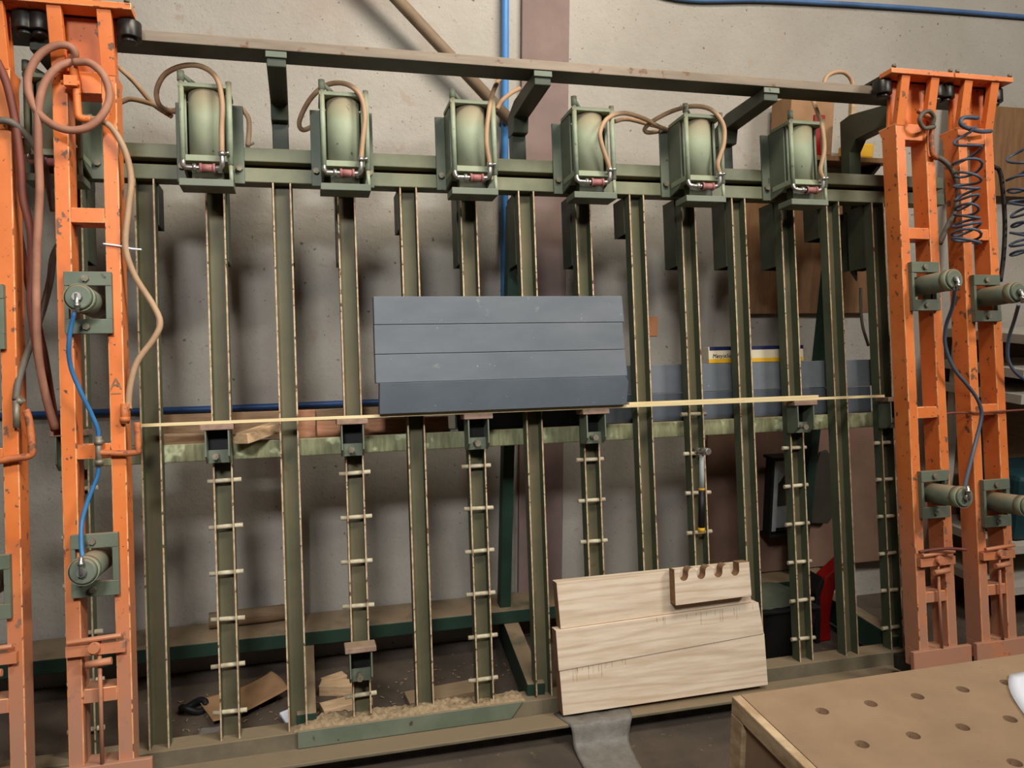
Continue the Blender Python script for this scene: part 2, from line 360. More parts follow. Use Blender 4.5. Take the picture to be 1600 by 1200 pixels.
# ------------------------------------------------------------------ air cylinders on the rails
PATH = {
'cyl1': [(0.263, -0.19, 1.965), (0.274, -0.195, 2.049), (0.278, -0.195, 2.136), (0.262, -0.19, 2.218), (0.214, -0.17, 2.262), (0.152, -0.15, 2.268), (0.091, -0.11, 2.252), (0.059, -0.08, 2.209), (0.059, -0.05, 2.172), (0.08, 0.0, 2.169), (0.124, 0.03, 2.174)],
'cyl1b': [(-0.085, 0.06, 2.335), (-0.036, 0.06, 2.285), (0.027, 0.05, 2.205), (0.088, 0.03, 2.158)],
'cyl1c': [(-0.084, 0.06, 2.209), (-0.048, 0.06, 2.223), (0.016, 0.05, 2.207), (0.077, 0.02, 2.177), (0.115, 0.02, 2.179)],
'cyl1d': [(0.327, 0.02, 2.196), (0.348, 0.02, 2.162), (0.349, 0.02, 2.115), (0.343, 0.02, 2.061)],
'cyl3': [(0.733, -0.19, 1.952), (0.738, -0.195, 2.04), (0.747, -0.195, 2.119), (0.732, -0.19, 2.192), (0.686, -0.17, 2.235), (0.622, -0.12, 2.246), (0.566, -0.08, 2.208), (0.527, -0.03, 2.147), (0.537, 0.0, 2.123), (0.581, 0.02, 2.149)],
'cyl5': [(1.187, -0.19, 1.963), (1.179, -0.195, 2.05), (1.191, -0.19, 2.146), (1.228, -0.14, 2.262), (1.291, -0.08, 2.363), (1.34, 0.0, 2.437)],
'cyl5b': [(1.261, -0.04, 2.224), (1.293, 0.0, 2.275), (1.341, 0.04, 2.324), (1.39, 0.08, 2.363)],
'cyl7': [(1.647, -0.19, 1.933), (1.647, -0.195, 1.988), (1.622, -0.2, 2.058), (1.619, -0.2, 2.106), (1.66, -0.18, 2.164), (1.744, -0.14, 2.203), (1.847, -0.09, 2.206), (1.934, -0.05, 2.191), (1.998, -0.01, 2.192)],
'cyl7b': [(1.74, -0.05, 2.202), (1.809, -0.02, 2.226), (1.901, 0.0, 2.22), (2.019, 0.02, 2.206)],
'cyl9': [(2.103, -0.19, 1.957), (2.108, -0.195, 2.007), (2.137, -0.195, 2.084), (2.141, -0.19, 2.162), (2.099, -0.18, 2.221), (2.03, -0.17, 2.236), (1.972, -0.12, 2.236), (1.906, -0.08, 2.21), (1.876, -0.04, 2.186), (1.896, -0.02, 2.176), (1.967, 0.02, 2.198)],
'cyl11': [(2.574, -0.19, 1.935), (2.57, -0.195, 1.999), (2.592, -0.195, 2.079), (2.599, -0.18, 2.176), (2.615, -0.13, 2.261), (2.649, -0.05, 2.361), (2.706, 0.05, 2.46)],
'over': [(2.596, -0.2, 2.34), (2.616, -0.2, 2.381), (2.656, -0.2, 2.402), (2.702, -0.2, 2.403), (2.731, -0.2, 2.378), (2.741, -0.2, 2.336)],
'L1loop': [(-0.129, -0.37, 2.171), (-0.114, -0.39, 2.185), (-0.128, -0.4, 2.202), (-0.167, -0.4, 2.199), (-0.21, -0.4, 2.165), (-0.238, -0.4, 2.103), (-0.233, -0.4, 2.037), (-0.2, -0.4, 1.983), (-0.144, -0.41, 1.95), (-0.085, -0.41, 1.957), (-0.041, -0.41, 1.998), (-0.02, -0.41, 2.056), (-0.034, -0.41, 2.117), (-0.074, -0.4, 2.156), (-0.119, -0.39, 2.159)],
'L1long': [(-0.127, -0.38, 2.163), (-0.162, -0.39, 2.141), (-0.195, -0.4, 2.087), (-0.213, -0.4, 2.01), (-0.219, -0.39, 1.881), (-0.221, -0.38, 1.77), (-0.236, -0.37, 1.583), (-0.243, -0.36, 1.395), (-0.243, -0.34, 1.264), (-0.237, -0.3, 1.16), (-0.22, -0.28, 1.071)],
'L1right': [(-0.085, -0.37, 1.998), (-0.056, -0.38, 1.992), (-0.022, -0.38, 1.971), (0.01, -0.37, 1.907), (0.024, -0.36, 1.823), (0.013, -0.36, 1.724), (0.003, -0.36, 1.617), (0.024, -0.35, 1.531), (0.074, -0.34, 1.438), (0.091, -0.34, 1.384), (0.071, -0.34, 1.335), (0.024, -0.34, 1.268), (0.003, -0.34, 1.2), (-0.004, -0.34, 1.141), (-0.002, -0.345, 1.122)],
'L1blueA': [(-0.119, -0.45, 1.409), (-0.137, -0.44, 1.33), (-0.141, -0.42, 1.258), (-0.122, -0.4, 1.183), (-0.099, -0.38, 1.116), (-0.084, -0.37, 1.064), (-0.083, -0.37, 1.03)],
'L1blueB': [(-0.084, -0.37, 0.965), (-0.089, -0.37, 0.925), (-0.112, -0.38, 0.861), (-0.128, -0.39, 0.798), (-0.124, -0.42, 0.737), (-0.115, -0.44, 0.688)],
'L1pipe': [(-0.085, -0.37, 0.997), (-0.031, -0.365, 0.992), (0.017, -0.365, 0.992), (0.024, -0.365, 1.005), (0.022, -0.36, 1.082)],
'L0a': [(-0.324, -0.38, 2.152), (-0.301, -0.38, 2.088), (-0.286, -0.37, 1.998), (-0.275, -0.36, 1.869), (-0.274, -0.35, 1.758), (-0.259, -0.34, 1.665), (-0.261, -0.33, 1.552), (-0.266, -0.33, 1.437), (-0.252, -0.32, 1.285), (-0.24, -0.3, 1.169), (-0.229, -0.26, 1.067)],
'L0b': [(-0.328, -0.38, 1.977), (-0.295, -0.38, 1.975), (-0.268, -0.36, 1.955), (-0.246, -0.34, 1.924), (-0.233, -0.31, 1.886), (-0.224, -0.28, 1.816), (-0.22, -0.25, 1.745)],
'L0c': [(-0.338, -0.24, 1.804), (-0.311, -0.22, 1.57), (-0.282, -0.2, 1.373), (-0.263, -0.22, 1.291), (-0.243, -0.24, 1.17), (-0.227, -0.24, 1.051)],
'L0d': [(-0.209, -0.19, 1.678), (-0.237, -0.2, 1.615), (-0.244, -0.22, 1.53), (-0.258, -0.26, 1.426), (-0.283, -0.3, 1.315), (-0.298, -0.34, 1.228), (-0.302, -0.36, 1.161)],
'L0pipe': [(-0.36, -0.37, 0.984), (-0.319, -0.37, 0.991), (-0.27, -0.365, 0.997), (-0.262, -0.365, 1.019), (-0.268, -0.36, 1.094), (-0.277, -0.36, 1.132)],
'R1hose': [(2.988, -0.33, 2.028), (3.035, -0.33, 2.022), (3.086, -0.33, 1.98), (3.113, -0.33, 1.902), (3.096, -0.33, 1.823), (3.067, -0.32, 1.76), (3.037, -0.3, 1.68)],
'R1blue': [(2.89, -0.52, 1.469), (2.922, -0.47, 1.403), (2.936, -0.42, 1.334), (2.948, -0.4, 1.26), (2.982, -0.4, 1.172), (3.04, -0.4, 1.107), (3.083, -0.4, 1.055), (3.11, -0.395, 1.003), (3.104, -0.395, 0.953), (3.052, -0.41, 0.855), (2.977, -0.45, 0.762), (2.906, -0.5, 0.698)],
'R1red': [(2.967, -0.34, 0.988), (3.02, -0.35, 0.994), (3.135, -0.36, 0.99), (3.278, -0.36, 0.992), (3.392, -0.36, 0.993)],
'R1pipe': [(2.906, -0.36, 2.202), (2.959, -0.37, 2.156), (2.955, -0.37, 2.091), (2.958, -0.37, 2.027), (2.985, -0.36, 2.014)],
'R1ring': [(2.963, -0.38, 2.132), (2.905, -0.39, 2.12), (2.876, -0.4, 2.146), (2.893, -0.4, 2.174), (2.924, -0.4, 2.184), (2.953, -0.39, 2.166), (2.955, -0.38, 2.137)],
'R2ring': [(3.238, -0.38, 2.128), (3.17, -0.39, 2.121), (3.077, -0.4, 2.136), (3.085, -0.4, 2.167), (3.157, -0.4, 2.171)],
'R2black': [(3.316, -0.31, 2.008), (3.348, -0.31, 1.988), (3.359, -0.31, 1.902), (3.372, -0.3, 1.771), (3.357, -0.3, 1.636), (3.334, -0.3, 1.529)],
'R2blue': [(3.152, -0.55, 1.404), (3.214, -0.47, 1.351), (3.235, -0.42, 1.279), (3.248, -0.4, 1.204), (3.277, -0.4, 1.152), (3.323, -0.4, 1.119), (3.37, -0.4, 1.097)],
'R2hook': [(3.18, -0.37, 2.22), (3.184, -0.38, 2.19), (3.188, -0.38, 2.152)],
'wallhose': [(3.053, 0.2, 1.574), (3.048, 0.2, 1.484), (3.07, 0.22, 1.395), (3.113, 0.24, 1.305)],
'hookR1': [(2.808, -0.37, 0.46), (2.847, -0.38, 0.466), (2.912, -0.4, 0.471), (2.983, -0.42, 0.464)],
}
cyl_labels = {
    -1: 'green air cylinder half hidden behind the orange beam with looped hose',
    1: 'green air cylinder right of the left orange beam, hose arching over to the left',
    3: 'second green air cylinder on the rail, hose looping left over its top',
    5: 'green air cylinder just left of the blue wall pipe',
    7: 'green air cylinder in front of the brown pillar, hose bending to the right',
    9: 'green air cylinder below the third beam arm, hose curling back left over its top',
    11: 'rightmost green air cylinder on the rail, beside the red box'}
cyl_hoses = {1: ['cyl1', 'cyl1b', 'cyl1c', 'cyl1d'], 3: ['cyl3'], 5: ['cyl5', 'cyl5b'], 7: ['cyl7', 'cyl7b'], 9: ['cyl9'], 11: ['cyl11', 'over'], -1: []}
for n in (-1, 1, 3, 5, 7, 9, 11):
    u = CH[n] - 0.009
    t = thing('air_cylinder', cyl_labels[n], 'air cylinder', (u, 0, 1.86), group='air cylinders along the press rails')
    fl = part(t, 'mounting_flange', MB().box(u - 0.1125, u + 0.1125, -0.012, -0.001, 1.915, 2.195), 'green', 0.002)
    for s in (-1, 1):
        part(fl, 'bolt', MB().cyl((u + s * 0.096, -0.012, 1.968), (u + s * 0.096, -0.026, 1.968), 0.0115, 6), 'bolt')
    for s in (-1, 1):
        x0, x1 = sorted((u + s * 0.078, u + s * 0.070))
        part(t, 'side_plate', MB().prism([(-0.012, 1.915), (-0.012, 2.195), (-0.12, 2.203), (-0.12, 1.945), (-0.09, 1.93)], 'yz', x0, x1), 'green', 0.001)
    part(t, 'barrel', MB().cyl((u, -0.105, 1.965), (u, -0.105, 2.192), 0.0585, 32), 'barrel')
    part(t, 'top_plate', MB().box(u - 0.082, u + 0.082, -0.172, -0.03, 2.192, 2.206), 'barrel', 0.002)
    part(t, 'bottom_plate', MB().box(u - 0.080, u + 0.080, -0.165, -0.03, 1.945, 1.966), 'barrel', 0.002)
    rd = MB().cyl((u - 0.072, -0.165, 2.236), (u - 0.072, -0.165, 1.94), 0.0088, 12).cyl((u - 0.072, -0.165, 2.212), (u - 0.072, -0.165, 2.245), 0.0115, 10)
    rd.cyl((u - 0.072, -0.165, 2.235), (u - 0.01, -0.09, 2.21), 0.0075, 10)
    part(t, 'pipe_rod', rd, 'rod')
    part(t, 'tie_rod', MB().cyl((u + 0.078, -0.165, 2.216), (u + 0.078, -0.165, 1.935), 0.0098, 12).cyl((u + 0.078, -0.165, 1.936), (u + 0.080, -0.165, 1.862), 0.0068, 10), 'rod')
    for s in (-1, 1): part(t, 'tie_rod', MB().cyl((u + s * 0.066, -0.128, 2.2), (u + s * 0.066, -0.128, 1.95), 0.005, 8), 'rod')
    elb = MB().tube([(u - 0.072, -0.165, 1.945), (u - 0.072, -0.168, 1.932), (u - 0.066, -0.172, 1.922), (u - 0.05, -0.175, 1.919), (u + 0.04, -0.175, 1.919)], 0.0085, 10)
    elb.tube([(u + 0.03, -0.175, 1.919), (u + 0.046, -0.178, 1.921), (u + 0.053, -0.185, 1.933), (u + 0.053, -0.188, 1.962)], 0.0085, 10)
    elb.cyl((u - 0.042, -0.175, 1.919), (u - 0.03, -0.175, 1.919), 0.0125, 6)
    part(t, 'elbow_pipe', elb, 'steel')
    vb = MB().cyl((u - 0.02, -0.175, 1.919), (u + 0.03, -0.175, 1.919), 0.013, 14)
    for q in (-0.02, 0.022): vb.cyl((u + q, -0.175, 1.919), (u + q + 0.008, -0.175, 1.919), 0.0155, 14)
    part(t, 'throttle_valve', vb, 'red_valve')
    part(t, 'hose_clip', MB().cyl((u + 0.053, -0.188, 1.958), (u + 0.053, -0.19, 1.972), 0.012, 10).cyl((u + 0.062, -0.19, 1.965), (u + 0.076, -0.193, 1.968), 0.005, 8), 'steel')
    part(t, 'foot_plate', MB().box(u - 0.086, u + 0.086, -0.172, -0.075, 1.86, 1.884), 'green', 0.002)
    part(t, 'ram', MB().box(u - 0.05, u + 0.05, -0.13, -0.085, 1.884, 1.945), 'dark_green', 0.002)
    for h in cyl_hoses[n]:
        P = list(PATH[h])
        if h in ('cyl1', 'cyl3', 'cyl5', 'cyl7', 'cyl9', 'cyl11'): P[0] = (u + 0.053, -0.19, 1.962)
        part(t, 'air_hose', MB().tube(P, 0.0088, 10), 'hose')
    if n == 1: part(t, 'hose_tap', MB().cyl((PATH['cyl1d'][-1]), Vector(PATH['cyl1d'][-1]) + Vector((0, 0, -0.03)), 0.007).cyl(Vector(PATH['cyl1d'][-1]), Vector(PATH['cyl1d'][-1]) + Vector((0.022, 0, 0.012)), 0.004), 'bolt')

# ------------------------------------------------------------------ orange clamp beams rolling along the press
def carriage(u0, u1, label, br, hoses, left_side, up=2.15):
    t = thing('clamp_beam', label, 'clamp beam', ((u0 + u1) / 2, -0.31, 0.0), group='orange clamp beams')
    sw = 0.042; f, b = -0.35, -0.268
    for x0, x1 in ((u0, u0 + sw), (u1 - sw, u1)):
        part(t, 'stile', MB().prism([(f, 0.07), (f, up), (b + 0.02, up), (b, up - 0.04), (b, 0.07)], 'yz', x0, x1), ['orange', 'orange_edge'], 0.0032, worn=1)
    for v0, v1 in ((1.69, 1.735), (0.978, 1.023), (0.253, 0.295), (2.085, up)):
        part(t, 'rung', MB().box(u0 + sw, u1 - sw, f + 0.003, b, v0, v1), ['orange', 'orange_edge'], 0.0025, worn=1)
    for x in (u0 + sw * .5, u1 - sw * .5):
        part(t, 'top_post', MB().prism([(f - 0.002, up - 0.01), (f - 0.045, 2.325), (f - 0.02, 2.325), (f + 0.025, up - 0.01)], 'yz', x - 0.02, x + 0.02), 'orange', 0.002)
    part(t, 'back_panel', MB().prism([(f + 0.05, up - 0.02), (f + 0.03, 2.325), (f + 0.038, 2.325), (f + 0.06, up - 0.02)], 'yz', u0 + 0.004, u1 - 0.004), 'orange')
    tp = part(t, 'top_plate', MB().box(u0 - 0.055, u1 + 0.058, -0.405, -0.335, 2.325, 2.345), ['orange', 'orange_edge'], 0.0025, worn=1)
    part(t, 'roller_carrier', MB().box(u0 - 0.05, u1 + 0.052, -0.334, -0.18, 2.327, 2.341), 'dark_steel', 0.002)
    for x in (u0 - 0.04, u1 + 0.045):
        part(tp, 'bolt', MB().cyl((x, -0.40, 2.347), (x, -0.40, 2.358), 0.009, 6), 'bolt')
    for x in (u0 - 0.034, u1 + 0.036):
        part(t, 'roller', MB().cyl((x, -0.325, 2.268), (x, -0.325, 2.32), 0.036, 24).cyl((x, -0.325, 2.255), (x, -0.325, 2.268), 0.022, 16), 'dark_steel', 0.003)
    part(t, 'foot_plate', MB().box(u0 - 0.042, u1 + 0.052, -0.365, -0.345, 0.0, 0.075).box(u0, u1, -0.345, -0.268, 0.0, 0.072), 'orange', 0.003)
    part(t, 'foot_bracket', MB().box(u0 + 0.04, u1 - 0.04, -0.30, -0.152, -0.06, 0.0), 'dark_steel', 0.003)
    uc = (u0 + u1) / 2
    for (v0, v1, L) in br:
        x0, x1 = uc - 0.0645, uc + 0.0645
        k = MB().box(x0, x1, -0.372, -0.351, v1 - 0.042, v1).box(x0, x1, -0.372, -0.351, v0, v0 + 0.044)
        k.box(x0, x0 + 0.012, -0.37, -0.30, v0 + 0.044, v1 - 0.042).box(x1 - 0.017, x1, -0.37, -0.30, v0 + 0.044, v1 - 0.042)
        k.box(x0, x0 + 0.012, -0.351, -0.34, v0, v1).box(x1 - 0.017, x1, -0.351, -0.34, v0, v1)
        bk = part(t, 'clamp_bracket', k, 'green', 0.0015)
        for v in (v1 - 0.021, v0 + 0.021):
            part(bk, 'bolt', MB().cyl((uc - 0.005, -0.372, v), (uc - 0.005, -0.382, v), 0.0105, 6), 'bolt')
        vc = (v0 + v1) / 2 + 0.004; xc = uc - 0.004
        cy = part(t, 'clamp_cylinder', MB().cyl((xc, -0.27, vc), (xc, -0.372 - L, vc), 0.039, 24).cyl((xc, -0.372 - L, vc), (xc, -0.38 - L, vc), 0.039, 24, 0.032), 'green')
        part(cy, 'end_cap', MB().cyl((xc, -0.34 - L, vc), (xc, -0.372 - L, vc), 0.0405, 24), 'barrel')
        sg = -1 if v0 > 1 else 1
        part(cy, 'fitting', MB().cyl((xc, -0.38 - L, vc), (xc, -0.395 - L, vc), 0.013, 8).cyl((xc, -0.392 - L, vc + 0.008 * -sg), (xc, -0.392 - L, vc + 0.045 * sg), 0.0065, 8).cyl((xc, -0.392 - L, vc + 0.02 * sg), (xc, -0.392 - L, vc + 0.03 * sg), 0.0095, 6), 'steel')
    # latch bar and guide rod near the foot
    lt = part(t, 'latch_bar', MB().box(u0 + 0.004, u1 - 0.012, -0.372, -0.352, 0.40, 0.432).cyl((u0 + 0.01, -0.376, 0.445), (u1 - 0.02, -0.376, 0.452), 0.008, 8), 'orange', 0.001)
    part(lt, 'pivot', MB().cyl((uc - 0.03, -0.375, 0.375), (uc + 0.04, -0.375, 0.38), 0.011, 10).cyl((uc - 0.005, -0.39, 0.425), (uc - 0.005, -0.352, 0.425), 0.016, 12), 'orange')
    part(t, 'guide_rod', MB().cyl((uc + 0.004, -0.36, 0.44), (uc + 0.004, -0.36, 0.076), 0.006, 10), 'orange')
    for nm, r, m in hoses:
        part(t, 'air_hose', MB().tube(PATH[nm], r, 10), m)
    return t
L1 = carriage(-0.19, -0.013, 'orange clamp beam with a tan hose ring at its top, left of the green channels',
              [(1.352, 1.538, 0.085), (0.572, 0.757, 0.11)],
              [('L1loop', 0.0115, 'hose_dusty'), ('L1long', 0.0115, 'hose_dusty'), ('L1right', 0.0095, 'hose'), ('L1blueA', 0.0065, 'blue_tube'), ('L1blueB', 0.0065, 'blue_tube')], True)
vv = PATH['L1blueA'][-1]
tee = MB().cyl((vv[0], -0.37, 1.045), (vv[0], -0.37, 0.955), 0.0095, 10).cyl((vv[0], -0.37, 1.035), (vv[0], -0.37, 1.02), 0.014, 6).cyl((vv[0], -0.37, 0.975), (vv[0], -0.37, 0.96), 0.014, 6)
part(L1, 'tee_fitting', tee, 'bolt')
part(L1, 'feed_pipe', MB().tube(PATH['L1pipe'], 0.0095, 10).cyl((-0.012, -0.36, 1.08), (-0.010, -0.36, 1.14), 0.0125, 10).cyl((-0.012, -0.36, 1.085), (-0.012, -0.36, 1.10), 0.016, 6), 'rusty_orange')
vh = Vector(PATH['L1loop'][0])
part(L1, 'air_valve', MB().cyl(vh + Vector((0, 0, 0.03)), vh + Vector((0.008, 0, -0.06)), 0.013, 10).box(vh[0] - 0.016, vh[0] + 0.02, -0.40, -0.36, vh[2] - 0.085, vh[2] - 0.055)
     .cyl((vh[0] - 0.025, -0.39, vh[2] - 0.075), (vh[0] + 0.025, -0.39, vh[2] - 0.075), 0.007, 8)
     .tube([(vh[0] + 0.012, -0.375, vh[2] - 0.07), (vh[0] + 0.014, -0.375, vh[2] - 0.15), (vh[0] + 0.02, -0.375, vh[2] - 0.172), (vh[0] + 0.05, -0.375, vh[2] - 0.176)], 0.011, 10), 'orange')
part(L1, 'hose_clip', MB().cyl(Vector(PATH['L1right'][0]) + Vector((-0.022, 0, 0.0)), Vector(PATH['L1right'][0]) + Vector((0.008, 0, 0.002)), 0.0125, 10), 'steel')
part(L1, 'cable_tie', MB().tube([(-0.06, -0.355, 1.625), (-0.01, -0.356, 1.618), (0.018, -0.362, 1.61), (0.048, -0.365, 1.607)], 0.0028, 6), 'white')
letters(L1, 'pencil_letter', 'A', 0.05, (-0.052, -0.3512, 1.185), 'scrap_brown')
part(L1, 'pencil_line', MB().box(-0.05, -0.022, -0.3513, -0.3505, 1.17, 1.173), 'scrap_brown')

L0 = carriage(-0.478, -0.301, 'orange clamp beam cut off by the left edge of the photo',
              [(1.31, 1.50, 0.09), (0.53, 0.715, 0.09)],
              [('L0a', 0.0115, 'hose_red'), ('L0b', 0.0105, 'hose_grey'), ('L0c', 0.011, 'hose_red'), ('L0d', 0.0105, 'hose_grey')], True)
part(L0, 'feed_pipe', MB().tube(PATH['L0pipe'], 0.0105, 10), 'rusty_orange')
part(L0, 'clip', MB().cyl((-0.30, -0.36, 1.15), (-0.285, -0.365, 1.165), 0.012, 8).cyl((-0.30, -0.365, 1.16), (-0.30, -0.365, 1.08), 0.010, 8), 'bolt')

R1 = carriage(2.808, 2.988, 'inner of the two orange clamp beams on the right, with blue tube to its lower cylinder',
              [(1.402, 1.595, 0.14), (0.586, 0.772, 0.14)],
              [('R1hose', 0.0105, 'hose_grey'), ('R1ring', 0.0085, 'hose_grey'), ('R1blue', 0.0072, 'coil'), ('hookR1', 0.006, 'hose_red')], False)
part(R1, 'feed_pipe', MB().tube(PATH['R1pipe'], 0.010, 10), 'rusty_orange')
R2 = carriage(3.107, 3.28, 'outermost orange clamp beam on the right, with coiled blue hose at its top',
              [(1.356, 1.545, 0.14), (0.53, 0.72, 0.14)],
              [('R2ring', 0.0085, 'coil'), ('R2black', 0.009, 'hose_black'), ('R2blue', 0.0068, 'coil')], False)
part(R2, 'tie_wire', MB().tube(PATH['R1red'], 0.004, 8), 'hose_red')
def helix(c0, c1, r, turns, squash):
    pts = []; n = int(turns * 14)
    for i in range(n + 1):
        t = i / n; tt = t ** squash; a = 2 * math.pi * turns * t
        c = Vector(c0).lerp(Vector(c1), 1 - (1 - t) ** 1.0 if squash == 1 else tt)
        pts.append(c + Vector((math.cos(a) * r * (0.75 + 0.25 * math.sin(t * 9)), math.sin(a) * r, 0.01 * math.sin(a * 1.3))))
    return pts
part(R2, 'coiled_hose', MB().tube(helix((3.085, -0.42, 2.13), (3.06, -0.41, 1.66), 0.052, 10, 0.62), 0.0055, 7, 1), 'coil')
part(R2, 'coiled_hose', MB().tube(helix((3.40, -0.36, 2.08), (3.40, -0.36, 1.62), 0.05, 9, 0.7), 0.0055, 7, 1), 'coil')

# ------------------------------------------------------------------ adjustable support stops pinned to the channels
stop_labels = {-1: 'dark support stop peeping out left of the left orange beam', 1: 'support stop under the left end of the pale lath, next to the pale wood block',
    3: 'support stop under the lath left of the dark boards', 5: 'support stop under the dark boards, left one of two',
    7: 'support stop under the dark boards, right one of two', 11: 'support stop under the right part of the lath, near the carton',
    13: 'shadowed support stop at the right end of the lath', 'low': 'support stop low on its channel near the floor, holding nothing'}
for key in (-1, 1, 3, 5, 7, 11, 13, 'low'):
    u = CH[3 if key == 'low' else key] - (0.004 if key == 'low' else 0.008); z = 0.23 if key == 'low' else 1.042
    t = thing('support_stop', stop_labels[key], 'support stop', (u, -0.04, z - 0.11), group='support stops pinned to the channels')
    part(t, 'pad', MB().box(u - 0.055, u + 0.055, -0.085, -0.004, z, z + 0.020), 'pad', 0.003)
    bdy = MB()
    for s in (-1, 1):
        x0, x1 = sorted((u + s * 0.040, u + s * 0.035)); bdy.prism([(-0.08, z), (-0.002, z), (-0.002, z - 0.115), (-0.045, z - 0.115), (-0.08, z - 0.09)], 'yz', x0, x1, 0)
    bdy.box(u - 0.035, u + 0.035, -0.035, -0.028, z - 0.115, z - 0.07)
    bdy.box(u - 0.035, u + 0.035, -0.006, -0.002, z - 0.115, z, 1)  # added black plate, painting in the shade of the stop's hollow inside
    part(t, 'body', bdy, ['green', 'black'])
    part(t, 'bolt', MB().cyl((u - 0.006, -0.035, z - 0.09), (u - 0.006, -0.075, z - 0.09), 0.0085, 8).cyl((u - 0.006, -0.075, z - 0.09), (u - 0.006, -0.088, z - 0.09), 0.012, 6), 'bolt')

# ------------------------------------------------------------------ laths and dark boards standing on the stops
single('wooden_lath', 'long pale wooden lath lying across the stops', 'lath', MB().box(-0.034, 2.245, -0.082, -0.05, 1.0625, 1.0735), 'lath', bevel=0.001)
single('wooden_lath', 'second pale lath on top of the long one, right of the dark boards', 'lath', MB().box(1.745, 2.60, -0.078, -0.052, 1.074, 1.083), 'lath', bevel=0.001)
single('wooden_lath', 'short pale lath at the right end of the row, in line with the long one', 'lath', MB().box(2.2465, 2.925, -0.080, -0.05, 1.0625, 1.0735), 'lath', bevel=0.001)
bl = ['bottom dark grey board of the stack of four, set a little forward', 'second dark grey board from the bottom of the stack of four, with pale scuff',
      'third dark grey board from the bottom of the stack of four', 'topmost dark grey board of the stack of four']
single('grey_board', bl[0], 'board', MB().prism([(0.772, 1.0745), (1.724, 1.0745), (1.735, 1.165), (1.724, 1.186), (0.776, 1.186)], 'xz', -0.104, -0.056), 'slate_dark', bevel=0.002, group='dark grey boards on the lath')
for i, (v0, v1, a, b) in enumerate([(1.1875, 1.291, 0.766, 1.741), (1.2925, 1.399, 0.766, 1.735), (1.4005, 1.503, 0.767, 1.737)]):
    single('grey_board', bl[i + 1], 'board', MB().prism([(a, v0), (b + 0.006, v0), (b, v1), (a, v1)], 'xz', -0.066, -0.018), 'slate', bevel=0.002, group='dark grey boards on the lath')

# planks and carton standing on the middle beam behind the channels
single('grey_plank', 'lower slate plank on edge behind the right channels', 'plank', MB().box(1.09, 3.0, 0.10, 0.14, 0.9955, 1.113), 'slate_dark', bevel=0.002, group='planks behind the channels')
single('grey_plank', 'upper slate plank on edge behind the right channels', 'plank', MB().box(1.80, 3.02, 0.10, 0.14, 1.1145, 1.234), 'slate', bevel=0.002, group='planks behind the channels')
ct = thing('carton', 'small navy, cream and yellow carton lying on the slate plank', 'carton', (2.45, 0.12, 1.2345))
part(ct, 'box', MB().box(2.195, 2.66, 0.10, 0.15, 1.2345, 1.305), 'cream', 0.002)
part(ct, 'navy_band', MB().box(2.20, 2.66, 0.099, 0.1505, 1.290, 1.3055), 'navy')
part(ct, 'yellow_band', MB().box(2.195, 2.655, 0.099, 0.1, 1.236, 1.253), 'yellow')
part(ct, 'end_label', MB().box(2.56, 2.59, 0.098, 0.099, 1.24, 1.30), 'white')
letters(ct, 'lettering', 'MetyjeSaum', 0.024, (2.212, 0.0985, 1.258), 'ink', 0.2)
# offcuts lying on the middle beam
single('wood_block', 'pale wood block jutting out between the two left channels', 'wood block',
       MB().obox((0.36, 0.045, 1.026), Matrix.Rotation(math.radians(-38), 3, 'Z') @ Matrix.Rotation(math.radians(10), 3, 'X'), (0.032, 0.11, 0.018)), 'scrap', bevel=0.002)
single('wood_board', 'flat dusty board on the middle beam at its left end', 'board', MB().box(-0.02, 0.215, 0.06, 0.19, 0.9955, 1.03).box(-0.02, 0.215, 0.06, 0.19, 1.03, 1.031), 'scrap_brown', bevel=0.002)
single('wood_board', 'long thin board lying behind the left channels at lath height', 'board', MB().box(-0.02, 0.90, 0.192, 0.215, 0.996, 1.10), 'scrap_brown', bevel=0.002)
single('wood_block', 'upright square wood offcut behind the lath near the second stop', 'wood block', MB().box(0.475, 0.552, 0.145, 0.19, 0.9955, 1.10), 'scrap_red', bevel=0.002)
single('timber', 'reddish squared timber lying behind the second and third stops', 'timber', MB().box(0.555, 1.055, 0.09, 0.14, 0.9955, 1.055), 'scrap_red', bevel=0.003)
single('wood_strip', 'whitish strip lying beside the end of the reddish timber', 'strip', MB().box(1.058, 1.088, 0.07, 0.14, 0.9955, 1.006), 'white', bevel=0.001)

# ------------------------------------------------------------------ hammer hanging on a pin
u, = (CH[9] + 0.004,)
hm = thing('hammer', 'hammer with black and yellow grip hanging in front of a channel', 'hammer', (u, -0.03, 0.55))
part(hm, 'head', MB().cyl((u - 0.004, 0.03, 0.872), (u, -0.03, 0.872), 0.013, 14).cyl((u, -0.03, 0.872), (u + 0.001, -0.075, 0.872), 0.0155, 16).cyl((u + 0.001, -0.075, 0.872), (u + 0.001, -0.08, 0.872), 0.0155, 16, 0.012), 'steel')
part(hm, 'shaft', MB().cyl((u, -0.025, 0.865), (u - 0.006, -0.022, 0.71), 0.0095, 12, 0.012), 'grey_metal')
gr = part(hm, 'grip', MB().cyl((u - 0.006, -0.022, 0.71), (u - 0.013, -0.02, 0.56), 0.0125, 12, 0.013), 'black')
part(gr, 'yellow_ring', MB().cyl((u - 0.006, -0.022, 0.72), (u - 0.006, -0.022, 0.712), 0.0135, 12), 'yellow')
part(gr, 'yellow_end', MB().cyl((u - 0.013, -0.02, 0.56), (u - 0.0135, -0.02, 0.542), 0.0145, 12), 'yellow')

